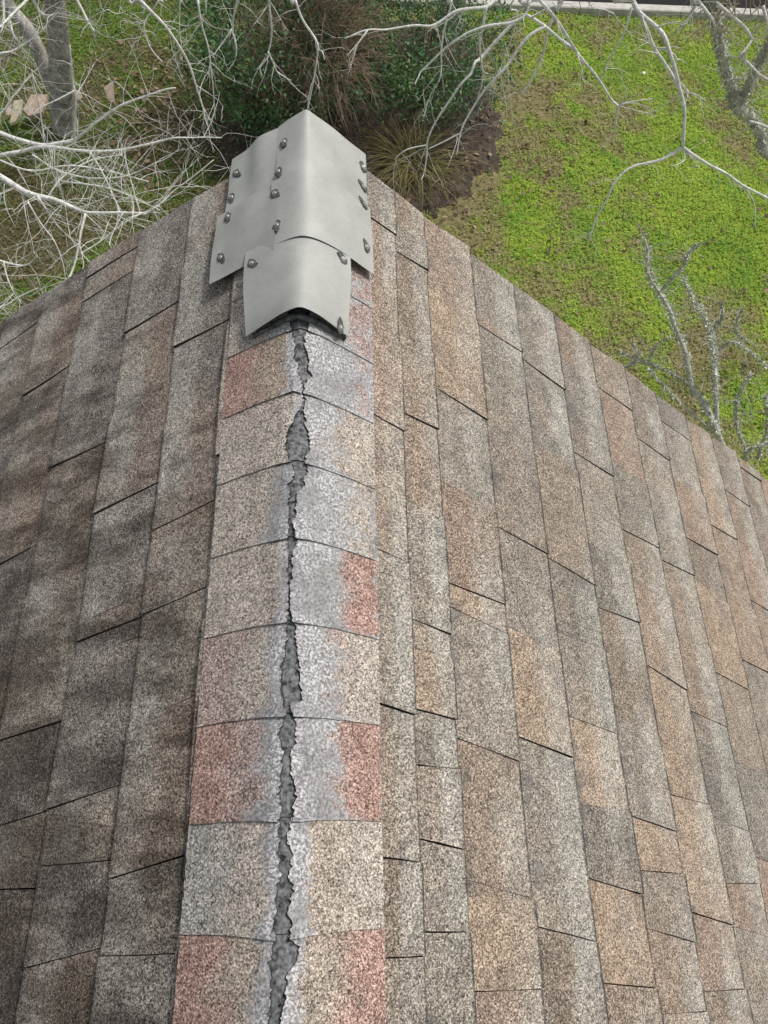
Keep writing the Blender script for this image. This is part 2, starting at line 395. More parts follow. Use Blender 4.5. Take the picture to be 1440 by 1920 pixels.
tag(build('grass', V, F, M_BLADE, attrs={'tone': ('FLOAT_COLOR', 'POINT', T)}), 'patchy green lawn of grass and clover around the bed', 'grass', kind='stuff')
def litter(i):
    if rng.random() < .6:
        g = on_ground(*((rng.normal(330, 110), rng.normal(230, 80)) if rng.random() < .45 else (rng.normal(800, 150), rng.normal(230, 120))))
    else: g = Vector((rng.uniform(-5, 7.5), rng.uniform(3, 10.5), GZ))
    if (g-k0).dot(kn) > -.03: return None
    t_ = rng.random(); c = np.array((.20, .135, .085)) if t_ < .6 else (np.array((.26, .19, .13)) if t_ < .8 else np.array((.09, .06, .045)))
    c = c*rng.uniform(.55, 1.3)
    ax = Vector((rng.normal(), rng.normal(), rng.normal()*.2)).normalized(); nr = Vector((0, 0, 1))+rvec()*.6; nr = (nr-ax*nr.dot(ax)).normalized()
    L = rng.uniform(.03, .085); h = .0
    if in_poly(g.x, g.y, BED): h = .055
    return np.array((g.x, g.y, GZ+h+rng.uniform(0, .03))), L, L*rng.uniform(.4, .7), np.array(ax), np.array(nr), c
V, F, T = leafcloud2(2600, litter)
tag(build('leaf_litter', V, F, M_LITTER, attrs={'tone': ('FLOAT_COLOR', 'POINT', T)}), 'brown dead leaves scattered over the bed and lawn', 'leaf litter', kind='stuff')

# ------------------------------------------------------------------ house and roof
RAKE = 1.505; VE = 3.3; YB = -8.0
house = empty('house', (0, 0, GZ), 'house whose weathered brown shingle gable roof fills the foreground', 'house')
xw = VE*CS-.35; zt = -(xw)*TN-.16; yg = RAKE-.22
V = []
for y in (YB+.3, yg): V += [(-xw, y, GZ-.1), (xw, y, GZ-.1), (xw, y, zt), (0, y, -.2), (-xw, y, zt)]
build('wall', V, [(0, 1, 2, 3, 4), (9, 8, 7, 6, 5), (0, 5, 6, 1), (1, 6, 7, 2), (5, 0, 4, 9), (2, 7, 8, 3), (3, 8, 9, 4)], M_WALL, house)
# roof deck with felt: the skin that shows dark between the shingles
V = []; F = []
for y in (YB, RAKE-.012):
    V += [tuple(S(-1, y, VE, -.008)), (0, y, -.030), tuple(S(1, y, VE, -.008)), tuple(S(1, y, VE, -.05)), (0, y, -.09), tuple(S(-1, y, VE, -.05))]
F = [(0, 1, 7, 6), (1, 2, 8, 7), (2, 3, 9, 8), (3, 4, 10, 9), (4, 5, 11, 10), (5, 0, 6, 11), (0, 5, 4, 3, 2, 1), (6, 7, 8, 9, 10, 11)]
roof = build('roof', V, F, M_FELT, house)
for sd in (-1, 1):
    V = []
    for y in (RAKE-.05, RAKE-.025):
        V += [tuple(S(sd, y, .05, -.053)), tuple(S(sd, y, VE-.02, -.053)), tuple(S(sd, y, VE-.02, -.2)), tuple(S(sd, y, .22, -.2))]
    build('fascia', V, [(0, 1, 2, 3), (7, 6, 5, 4), (0, 4, 5, 1), (1, 5, 6, 2), (2, 6, 7, 3), (3, 7, 4, 0)], M_FASCIA, roof)

RV = [.165, .262, .367, .545, .728, .918, 1.112, 1.312, 1.515, 1.73, 1.938, 2.158, 2.372, 2.59, 2.80, 3.02, 3.3]
LV = [.150, .186, .345, .530, .728, .917, 1.104, 1.295, 1.49, 1.69, 1.89, 2.09, 2.29, 2.49, 2.69, 2.89, 3.1, 3.3]
RB = {0: [(.84, .826), (1.37, 1.363), (1.064, 1.05), (.553, .541), (.276, .263), (.045, .037), (-.088, -.091)],
 1: [(.385, .377), (.438, .425), (1.322, 1.319), (.679, .668), (1.08, 1.073), (.879, .875), (.277, .268), (1.415, 1.416), (.184, .184), (.071, .056), (-.06, -.064)],
 2: [(.534, .523), (.239, .211), (.485, .46), (.762, .742), (.013, -.021), (.993, .975), (1.279, 1.261), (-.146, -.156)],
 3: [(.483, .454), (.26, .233), (.708, .686), (1.504, 1.499), (.956, .935), (-.063, -.098), (1.304, 1.284), (1.27, 1.266)],
 4: [(.685, .657), (.146, .14), (-.163, -.186), (.506, .497), (.998, .977), (.322, .301), (.012, -.022)],
 5: [(.606, .601), (.133, .103), (.35, .311), (1.361, 1.349), (1.044, 1.031), (.782, .767), (-.082, -.119), (-.231, -.244), (.024, .017)],
 6: [(.874, .868), (1.349, 1.339), (.725, .717), (.498, .455), (.187, .170), (1.099, 1.078), (-.211, -.222), (-.058, -.095)],
 7: [(1.252, 1.236), (.623, .614), (.945, .929), (.839, .834), (.407, .383), (.147, .113), (-.095, -.131), (-.006, -.008)],
 8: [(.834, .789), (1.189, 1.178), (1.403, 1.397), (.302, .267), (.545, .517), (.97, .961)],
 9: [(1.084, 1.077), (.839, .816), (1.425, 1.41), (.62, .6), (.4, .37)], 10: [(1.109, 1.095), (1.29, 1.279), (.86, .84), (.6, .58)], 11: [(1.468, 1.466), (1.338, 1.333), (1.0, .99)]}
LB = {1: [(-.074, -.08), (.053, .024), (.292, .258), (.603, .59), (.477, .455), (.873, .86), (.646, .624), (1.066, 1.055), (1.506, 1.505), (1.288, 1.281)],
 2: [(-.069, -.1), (.052, .049), (.5, .475), (.168, .138), (.455, .439), (.418, .401), (.734, .71), (.973, .956), (1.196, 1.183), (1.397, 1.377)],
 3: [(.015, .016), (.595, .573), (.138, .112), (.294, .277), (.895, .887), (1.15, 1.141), (1.386, 1.375), (1.466, 1.456), (1.43, 1.422)],
 4: [(.456, .434), (.698, .675), (.939, .917), (1.182, 1.162), (1.432, 1.418), (.2, .18)],
 5: [(1.103, 1.08), (1.418, 1.39), (.8, .78), (.5, .48)]}
UN = -.62
PAL_R = [(.27, .214, .173), (.238, .189, .155), (.235, .211, .185), (.222, .202, .178), (.285, .222, .172), (.20, .164, .138), (.195, .177, .16), (.255, .212, .178), (.30, .238, .187), (.225, .193, .168), (.262, .20, .166)]
PAL_L = [(.215, .18, .157), (.19, .176, .165), (.175, .161, .151), (.205, .168, .143), (.23, .207, .184), (.165, .153, .146), (.21, .186, .168)]  # left slope tints, darker: its shade is partly put into the colour
TIGHT = set()
def shingles(sd, VV, BB, pal):
    cnt = 0
    for k in range(len(VV)-1):
        v0, v1 = VV[k], VV[k+1]
        near = -.75 if (sd > 0 and v0 < 1.7) or (sd < 0 and v0 < .9) else (.15 if v0 < 2.7 else .9)
        B = sorted(BB.get(k, []))
        if not B: B = [(u, u-.012) for u in np.arange(near+random.uniform(.1, .3), 1.4, random.uniform(.22, .34))]
        B = [(near, near)]+[x for x in B if x[0] > near+.04]
        out = [B[0]]
        for x in B[1:]:                                     # fill wide stretches nothing marks in view
            while x[0]-out[-1][0] > .37:
                w_ = random.uniform(.13, .24); out.append((out[-1][0]+w_, out[-1][1]+w_-.006)); TIGHT.add(round(out[-1][0], 6))
                if x[0]-out[-1][0] < .06: out.pop(); break
            out.append(x)
        while RAKE-out[-1][0] > .46:
            w_ = random.uniform(.18, .3); out.append((out[-1][0]+w_, out[-1][1]+w_))
        if RAKE-out[-1][0] > .012: out.append((RAKE+random.uniform(.0, .02), RAKE+random.uniform(-.006, .022)))
        prev = None
        for n_, ((a0, a1), (b0, b1)) in enumerate(zip(out, out[1:])):
            tooth = .0035 if (n_+k) % 2 else 0.0
            gl = random.choice((.0005, .0008, .0011, .0014)); gt = (random.choice((.0016, .003, .004)) if sd > 0 else random.choice((.0004, .0012)))
            last = n_ == len(out)-2
            nu, nv = 4, 3; P = []; fall = []; ej = [[random.uniform(-.0007, .0007) for _ in range(3)] for _ in range(2)]
            hb = (.0075 if sd > 0 else .0055)+random.uniform(-.001, .0015)
            wob = [random.uniform(-.0012, .0012) for _ in range(nu)]
            for i in range(nu):
                s = i/(nu-1); row = []
                for j in range(nv):
                    q = j/(nv-1); ua = a0+(a1-a0)*q+(gl if round(a0, 6) not in TIGHT else .0003); ub = b0+(b1-b0)*q-(0 if last else (gl if round(b0, 6) not in TIGHT else .0003)); u = ua+(ub-ua)*s+(ej[0][j] if i == 0 else (ej[1][j] if i == nu-1 else 0))
                    v = v0+gt+(v1-v0-gt)*q + (wob[i] if j == nv-1 else 0)
                    h = .0005+hb*q+tooth*(.4+.6*q)+.0016*noise.noise(Vector((u*7, v*7, sd*3.0)))
                    if sd < 0: h += .0045*noise.noise(Vector((u*4.2, v*5.0, 9.1)))
                    row.append(S(sd, u, v, h)); fall.append(q)
                P.append(row)
            V, F, mi = thick_grid(P, .009)
            c = random.choice(pal)
            while c == prev: c = random.choice(pal)
            prev = c; f_ = random.uniform(.9, 1.1)
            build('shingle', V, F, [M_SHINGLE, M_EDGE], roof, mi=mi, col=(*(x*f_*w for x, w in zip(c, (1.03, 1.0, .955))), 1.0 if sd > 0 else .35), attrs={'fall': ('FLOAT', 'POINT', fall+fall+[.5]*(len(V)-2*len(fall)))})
            cnt += 1
    return cnt
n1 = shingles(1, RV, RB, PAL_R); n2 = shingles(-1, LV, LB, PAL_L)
print('shingles', n1, n2)
# the roof behind the photographer: plain long courses
mb = MB()
for sd, VV, st in ((1, RV, -.75), (-1, LV, -.75)):
    for v0, v1 in zip(VV, VV[1:]):
        b0 = len(mb.V); e = st if (sd > 0 and v0 < 1.7) or (sd < 0 and v0 < .9) else (.15 if v0 < 2.7 else .9)
        mb.V += [S(sd, YB, v0, .001), S(sd, e, v0, .001), S(sd, e, v1, .008), S(sd, YB, v1, .008), S(sd, YB, v1, -.004), S(sd, e, v1, -.004)]
        mb.F += [(b0, b0+1, b0+2, b0+3) if sd > 0 else (b0+3, b0+2, b0+1, b0), (b0+3, b0+2, b0+5, b0+4)]
o = mb.build('shingle_courses', M_SHINGLE, roof, smooth=False, col=(.31, .27, .225)); o['kind'] = 'stuff'

# ------------------------------------------------------------------ ridge caps, cracked along the ridge
CR = [(600, 545, 577), (635, 548, 574), (669, 553, 577), (700, 557, 586), (717, 566, 572), (733, 566, 570), (748, 569, 573), (775, 555, 572), (793, 543, 577), (834, 538, 577), (858, 540, 572), (879, 543, 588), (924, 539, 560), (968, 538, 556), (990, 540, 550), (1006, 536, 560), (1037, 541, 550), (1078, 539, 546),
      (1100, 541, 544), (1150, 541, 544), (1164, 532, 559), (1216, 533, 558), (1275, 529, 559), (1309, 529, 566), (1322, 535, 545), (1345, 530, 556), (1365, 525, 555), (1425, 523, 551), (1485, 521, 557), (1512, 524, 552), (1530, 517, 559), (1560, 519, 540), (1612, 523, 547), (1669, 517, 549), (1736, 508, 549), (1758, 512, 545), (1781, 512, 562), (1819, 506, 544), (1875, 504, 534), (1920, 502, 525)]
CU = np.array([on_ridge((a+b)/2, y).y for y, a, b in CR]); CA = np.array([on_ridge(a, y).x for y, a, b in CR]); CB = np.array([on_ridge(b, y).x for y, a, b in CR])
o_ = np.argsort(CU); CU, CA, CB = CU[o_], CA[o_], CB[o_]
uu = np.linspace(CU[0], CU[-1], 260); xa_, xb_ = np.interp(uu, CU, CA), np.interp(uu, CU, CB)
kw = np.array([min(1.2, max(.6, .95+.5*noise.noise(Vector((u*19, 4.4, 0)))+.4*noise.noise(Vector((u*60, 1.4, 0))))) for u in uu]); mm = (xa_+xb_)/2
CU, CA, CB = uu, mm+(xa_-mm)*kw, mm+(xb_-mm)*kw
RA = .014
def ridge_pt(x, u, lift, a=RA): return Vector((x, u, -math.sqrt(x*x+a*a)*TN+lift))
CREAM, GREYT, RED, PINK, TAN, ORG = (.375, .328, .288), (.31, .295, .275), (.325, .205, .172), (.325, .245, .225), (.335, .28, .235), (.345, .275, .22)
#       left tint, left inner tint, right inner tint, right outer tint, wear width left, wear width right
CAPS = [(CREAM, CREAM, GREYT, PINK, .04, .10), (CREAM, CREAM, GREYT, PINK, .04, .10), (CREAM, CREAM, GREYT, PINK, .04, .10), (RED, ORG, GREYT, PINK, .028, .125), (CREAM, CREAM, ORG, CREAM, .012, .07), (CREAM, CREAM, GREYT, CREAM, .04, .105),
        (CREAM, CREAM, PINK, RED, .018, .085), (PINK, CREAM, PINK, CREAM, .034, .075), (RED, PINK, PINK, RED, .038, .075), (GREYT, CREAM, TAN, CREAM, .026, .032), (RED, TAN, TAN, RED, .03, .03), (GREYT, TAN, TAN, GREYT, .03, .03), (CREAM, TAN, TAN, GREYT, .03, .03), (TAN, TAN, TAN, GREYT, .03, .03)]
E_CAP = .143
def caps():
    for i, (tl, tli, tri, tr, wl, wr) in enumerate(CAPS):
        uf = .951-E_CAP*(i-2); ur = uf+E_CAP+.012
        V_ = []; F_ = []; MI = []; TI = []; WE = []
        hw = .1420; bow = random.uniform(.0005, .003)
        for sd in (-1, 1):
            nu, nw = 76, 11; P = []; ti = []; we = []
            for a in range(nu):
                s = a/(nu-1); u = uf+(ur-uf)*s; row = []
                jag = .0016*noise.noise(Vector((u*520, sd*5.0, 3.0)))+.0050*noise.noise(Vector((u*70, sd*7.0, 1.0)))+.0042*noise.noise(Vector((u*240, sd*3.0, 5.0)))
                xi = float(np.interp(u, CU, CA if sd < 0 else CB))
                mid = (float(np.interp(u, CU, CA))+float(np.interp(u, CU, CB)))/2
                xi = min(xi+jag, mid-.0006) if sd < 0 else max(xi+jag, mid+.0006)
                xo = sd*hw*(1+.008*noise.noise(Vector((u*14, sd*2.0, i*1.0))))+(.003 if sd > 0 else -.002)+.0012*noise.noise(Vector((u*90, sd, 3.3)))
                for b in range(nw):
                    q = b/(nw-1); x = xi+(xo-xi)*q
                    lift = .0155-.0032*s+.003*math.exp(-(x/.03)**2)*(1-s)
                    ucv = u - bow*0 - (.006*math.exp(-((x-mid)/.05)**2)*(1-s)**3 if True else 0) + (.0018*noise.noise(Vector((x*60, i*3.0, 2.0))))*(1-s)
                    lift -= .0025*math.exp(-((x-xi)/.006)**2)
                    row.append(ridge_pt(x, ucv, lift))
                    d = abs(x)/hw; inner, outer = (tli, tl) if sd < 0 else (tri, tr)
                    f = min(max((d-.45+.25*noise.noise(Vector((x*22, u*22, i*2.0))))/.25, 0), 1)
                    c = [inner[z]*(1-f)+outer[z]*f for z in range(3)]
                    if i == 6 and sd > 0 and d < .55: c = list(GREYT)
                    ti.append((*c, 1))
                    w_ = wl*1.15 if sd < 0 else wr*1.08
                    wv = 1.05-.6*(abs(x-mid)/max(w_, .004)) + .28*noise.noise(Vector((x*26, u*26, i*5.0)))
                    front = .25*max(0, 1-s*9)
                    if sd > 0: wv += .35*max(0, (q-.965)/.035)
                    we.append(min(max(wv+front, 0), 1))
                P.append(row)
            V, F, mi = thick_grid(P, .0034); base = len(V_)
            V_ += V.tolist(); F_ += [tuple(base+z for z in f) for f in F]; MI += mi; TI += ti+ti+[(.2, .2, .2, 1)]*(len(V)-2*len(ti)); WE += we+we+[1]*(len(V)-2*len(we))
            for f_i in range(len(F)):
                if mi[f_i] == 1 and abs(np.mean([V[z][0] for z in F[f_i]])) < .035 and abs(np.mean([V[z][1] for z in F[f_i]])-uf) > .004: MI[len(MI)-len(F)+f_i] = 3
        # bare mat in the crack, lying just below the granule skin
        nu = 16; P = []
        for a in range(nu):
            s = a/(nu-1); u = uf+.001+(ur-uf)*s; row = []
            for b in range(5):
                q = b/4; xa, xb = float(np.interp(u, CU, CA))-.008, float(np.interp(u, CU, CB))+.008
                x = xa+(xb-xa)*q; row.append(ridge_pt(x, u, .0155-.0032*s-.0062+.0022*noise.noise(Vector((x*120, u*120, 1.1)))))
            P.append(row)
        V, F, mi = thick_grid(P, .002); base = len(V_)
        V_ += V.tolist(); F_ += [tuple(base+z for z in f) for f in F]; MI += [2]*len(F); TI += [(.2, .2, .2, 1)]*len(V); WE += [1]*len(V)
        build('ridge_cap', V_, F_, [M_CAP, M_MATEDGE, M_MAT, M_EDGE], roof, mi=MI, smooth=False, attrs={'tint': ('FLOAT_COLOR', 'POINT', TI), 'wear': ('FLOAT', 'POINT', WE)})
caps()

# ------------------------------------------------------------------ grey metal flashing screwed over the ridge end
fl = empty('ridge_flashing', (0, 1.25, 0), 'overlapping pale grey metal flashing sheets screwed over the ridge at the gable end', 'flashing')
def sheet(u0, u1, w0, w1, lift, a0, a1, wave=.004, dent=None, skew=(0, 0, 0, 0), edge_lift=.0, seed=0):
    nu, nw = 22, 30; P = []
    for i in range(nu):
        s = i/(nu-1); row = []
        for j in range(nw):
            q = j/(nw-1)
            wl_ = w0+skew[0]*(1-s)+skew[1]*s; wr_ = w1+skew[2]*(1-s)+skew[3]*s
            w = wl_+(wr_-wl_)*q; x = w*CS*(1.0); u = u0+(u1-u0)*s
            a = a0+(a1-a0)*s
            z = -math.sqrt(x*x+a*a)*TN + lift + a*TN*.35
            h = wave*noise.noise(Vector((u*9+seed, w*10, seed*1.7)))
            h += edge_lift*(1-s)**2*max(0, 1-abs(w)/.13)
            if dent: h += dent(s, w)
            sg = 1 if x > 0 else -1; k = min(1, abs(x)/.03)
            row.append(Vector((x+sg*SN*h*k, u, z+h*(1-k)+CS*h*k)))
        P.append(row)
    V, F, mi = thick_grid(P, .0011)
    return build('metal_sheet', V, F, [M_METAL, M_METALEDGE], fl, smooth=False, mi=mi, smi=0), P
def shade_edges(o): pass
SH = []
B_ = .020
SH.append(sheet(1.335, 1.535, -.222, -.06, B_, .02, .006, .006, lambda s, w: .007*s*math.exp(-((w+.13)/.035)**2)-.003*math.exp(-((w+.17)/.03)**2), (-.006, 0, 0, 0), seed=1))
SH.append(sheet(1.335, 1.538, -.080, .178, B_+.0025, .026, .003, .006, lambda s, w: .006*(1-s)*math.exp(-((w-.09)/.05)**2), (0, .0, .006, -.004), seed=2))
SH.append(sheet(1.160, 1.362, -.255, -.07, B_+.0035, .026, .022, .005, lambda s, w: .006*math.exp(-((w+.15)/.05)**2)*math.sin(s*3.1)+.004*(1-s), (.004, .004, 0, 0), seed=3))
SH.append(sheet(1.172, 1.362, -.086, .187, B_+.0062, .032, .022, .005, lambda s, w: .004*math.exp(-((w-.1)/.05)**2)+.003*(1-s), (0, -.004, .004, -.003), seed=4))
SH.append(sheet(.968, 1.190, -.140, .122, B_+.0105, .013, .042, .004, lambda s, w: .006*math.sin(s*3.1)*(abs(w) > .05)*(abs(w)-.05)/.08+.006*math.exp(-((s-.0)/.15)**2)*max(0, 1-abs(w)/.13), (.004, -.012, -.004, .002), .008, seed=5))
# ragged bead of old roof cement along the lifted front edge
mb = MB(); pts = []
for k in range(34):
    w = -.115+.225*k/33; x = w*CS; pts.append(ridge_pt(x, .972+.004*noise.noise(Vector((w*40, 0, 1))), .0185+.004*noise.noise(Vector((w*60, 3, 1))), .014))
mb.tube(pts, [.0055+.0035*noise.noise(Vector((k*.9, 1.5, 2))) for k in range(34)], 6)
mb.build('sealant_bead', flat('old_roof_cement', (.10, .10, .097), .9, .2, .7, 70), fl)
# screws: hex head, dome and a grimy washer squeezed out beneath
def screw_mesh():
    mb = MB(); n = 6
    for r, z in ((.0044, .0018), (.0044, .0029), (.0032, .0034)):
        for k in range(n): mb.V.append((r*math.cos(k*math.pi/3), r*math.sin(k*math.pi/3), z+.0008))
    for l in range(2):
        for k in range(n): mb.F.append((l*n+k, l*n+(k+1) % n, (l+1)*n+(k+1) % n, (l+1)*n+k))
    mb.F.append(tuple(2*n+k for k in range(n))); b0 = len(mb.V)
    for r, z in ((.0062, .0013), (.0058, .0019), (.0044, .0022)):
        for k in range(12): mb.V.append((r*math.cos(k*math.pi/6), r*math.sin(k*math.pi/6), z))
    for l in range(2):
        for k in range(12): mb.F.append((b0+l*12+k, b0+l*12+(k+1) % 12, b0+(l+1)*12+(k+1) % 12, b0+(l+1)*12+k))
    me = bpy.data.meshes.new('screw'); me.from_pydata([tuple(v) for v in mb.V], [], mb.F); me.materials.append(M_SCREW); return me
SM = screw_mesh()
from mathutils.bvhtree import BVHTree
bvhs = []
for o, P in SH:
    A = [Vector(p) for r in P for p in r]; n, m = len(P), len(P[0])
    bvhs.append(BVHTree.FromPolygons(A, [(i*m+j, (i+1)*m+j, (i+1)*m+j+1, i*m+j+1) for i in range(n-1) for j in range(m-1)]))
SCR = [(532, 267), (522, 323), (515, 364), (519, 423), (443, 326), (434, 371), (427, 407), (414, 484), (472, 495), (643, 487), (687, 464), (683, 384), (681, 351), (681, 314), (638, 616), (477, 622)]
for i, (px, py) in enumerate(SCR):
    d = direction(px, py).normalized(); best = None
    for bv in bvhs:
        h = bv.ray_cast(CAM, d)
        if h[0] is not None and (best is None or h[3] < best[3]): best = h
    if best is None: print('screw missed', i); continue
    n = best[1] if best[1].z > 0 else -best[1]
    tilt = (n + Vector((random.uniform(-.14, .14), random.uniform(-.14, .14), 0))).normalized()
    s = bpy.data.objects.new('screw', SM); COL.objects.link(s); s.parent = fl
    s.location = best[0]+n*.0012-fl.location; s.rotation_euler = tilt.to_track_quat('Z', 'Y').to_euler()
    # washer: irregular squeezed rubber with a stray lip
    mb = MB(); K = 16; ph = random.uniform(.2, 1.1); mb.V.append(Vector((0, 0, .0020)))
    for k in range(K):
        an = k*2*math.pi/K; r = .0105*(1+.22*random.uniform(-1, 1)) + .012*max(0, math.cos(an-ph))**7 + .004*max(0, math.cos(an-ph-2.9))**5
        mb.V.append(Vector((r*math.cos(an), r*math.sin(an)*.85, .0008)))
    for k in range(K): mb.F.append((0, 1+k, 1+(k+1) % K))
    b0 = len(mb.V)
    for k in range(K): v = mb.V[1+k]; mb.V.append(Vector((v.x, v.y, -.0015)))
    for k in range(K): mb.F.append((1+k, b0+k, b0+(k+1) % K, 1+(k+1) % K))
    me = bpy.data.meshes.new('washer'); me.from_pydata([tuple(v) for v in mb.V], [], mb.F); me.materials.append(M_SEAL)
    w = bpy.data.objects.new('washer', me); COL.objects.link(w); w.parent = s; w.location = (0, 0, 0)

# ------------------------------------------------------------------ trees
class Tree:
    def __init__(s, name, base, label, mat_twig, group='bare trees round the house'):
        s.root = empty(name, base, label, 'tree', group); s.tw = MB(); s.m = mat_twig; s.rnd = random.Random(sum(map(ord, label)))
    def limb(s, pts, r0, r1, m=None, name='branch', sides=7, k=4, wob=.006):
        P = catmull(pts, k); n = len(P)
        P = [p+Vector((noise.noise(p*5), noise.noise(p*5+Vector((9, 0, 0))), noise.noise(p*5+Vector((0, 9, 0)))))*wob for p in P]
        mb = MB(); mb.tube(P, [(r0+(r1-r0)*i/(n-1))*(1+.14*noise.noise(P[i]*11)) for i in range(n)], sides)
        mb.build(name, m or s.m, s.root); return P
    def twigs(s, P, r, n, length, spread=.9, level=1, t0=.15, droop=-.1, along=.6):
        R = s.rnd
        for _ in range(n):
            f = t0+(1-t0)*R.random(); i = min(int(f*(len(P)-1)), len(P)-2); p = P[i].lerp(P[i+1], R.random()); t = (P[i+1]-P[i]).normalized()
            d = (t*along+Vector((R.gauss(0, 1), R.gauss(0, 1), R.gauss(0, 1)+droop)).normalized()*spread).normalized()
            L = length*R.uniform(.4, 1.2); q = [p]; m = 5
            for j in range(1, m+1):
                d = (d+Vector((R.gauss(0, .16), R.gauss(0, .16), R.gauss(0, .16)+droop*.3))).normalized(); q.append(q[-1]+d*(L/m))
            rr = r*R.uniform(.6, 1.0); s.tw.tube(q, [rr*(1-.72*j/m) for j in range(m+1)], 4, False)
            if level > 0: s.twigs(q, rr*.62, R.randint(1, 3), length*.55, spread, level-1, .25, droop, along)
    def lichen(s, P, rad, n, size=.02):
        s.lp = getattr(s, 'lp', [])
        for _ in range(n):
            i = s.rnd.randrange(len(P)-1); p = P[i].lerp(P[i+1], s.rnd.random())
            d = Vector((s.rnd.gauss(0, 1), s.rnd.gauss(0, 1), s.rnd.gauss(0, 1))).normalized(); s.lp.append((p+d*rad*s.rnd.uniform(.85, 1.12), d, size*s.rnd.uniform(.5, 1.4)))
    def done(s):
        if getattr(s, 'lp', None):
            Vs = []; T = []
            for p, d, z in s.lp:
                ax = (d+Vector((s.rnd.gauss(0, .8), s.rnd.gauss(0, .8), s.rnd.gauss(0, .8)))).normalized(); sx = ax.cross(Vector((s.rnd.gauss(0, 1), s.rnd.gauss(0, 1), s.rnd.gauss(0, 1)))).normalized()
                Vs += [p-sx*z*.2, p+ax*z*.5-sx*z*.4, p+ax*z, p+ax*z*.5+sx*z*.4]; k = s.rnd.uniform(.5, 1.15); T += [(.60*k, .63*k, .52*k, 1)]*4
            o = build('lichen', Vs, [(4*i, 4*i+1, 4*i+2, 4*i+3) for i in range(len(s.lp))], M_LITTER, s.root, attrs={'tone': ('FLOAT_COLOR', 'POINT', T)}); o['kind'] = 'stuff'
        if s.tw.V:
            o = s.tw.build('twigs', s.m, s.root); o['kind'] = 'stuff'
def path(pp, Y0, Y1):
    n = len(pp); return [at_y(x, y, Y0+(Y1-Y0)*i/(n-1)) for i, (x, y) in enumerate(pp)]

# twin-stemmed tree on the left lawn
g = on_ground(118, 238); Yt = g.y
tr = Tree('bare_tree', g, 'twin trunked grey tree with a knot hole, tan slabs at its foot', M_TWIG)
A = [g+Vector((0, 0, -.08))]+[at_y(x, y, Yt) for x, y in ((118, 205), (117, 160), (111, 105), (106, 50), (102, 0), (95, -90), (84, -260), (70, -480))]
Pt = tr.limb(A, .125, .07, M_TRUNK, 'trunk', 12, 4, .02)
Bf = [at_y(114, 178, Yt), at_y(100, 158, Yt+.05), at_y(84, 128, Yt+.1), at_y(66, 86, Yt+.15), at_y(48, 48, Yt+.2), at_y(22, 12, Yt+.3), at_y(-40, -90, Yt+.4), at_y(-110, -240, Yt+.4)]
Pb = tr.limb(Bf, .085, .05, M_TRUNK, 'trunk', 10, 4, .02)
hole = MB(); hp = at_y(104, 43, Yt); dv = (CAM-hp).normalized(); hc = hp+dv*.085
hole.tube([hc-dv*.02, hc+dv*.006], [.032, .026], 8); hole.build('knot_hole', M_FELT, tr.root)
for pp, Y0, Y1 in (([(100, -60), (60, -10), (20, 30), (-20, 70)], Yt, Yt-1.2), ([(90, -100), (150, 10), (165, 40), (178, 60)], Yt, Yt-.6), ([(40, -60), (75, 22), (110, 25)], Yt, Yt-.5), ([(30, -60), (18, 20), (24, 60), (30, 75)], Yt, Yt-.4), ([(0, -60), (8, 30), (2, 60)], Yt, Yt-.5)):
    P = tr.limb(path(pp, Y0, Y1), .016, .005); tr.twigs(P, .004, 11, .36, 1.0, 1)
tr.twigs(Pb[8:], .0045, 16, .45, 1.2, 1); tr.twigs(Pt[12:], .0045, 9, .45, 1.2, 1)
tr.done()

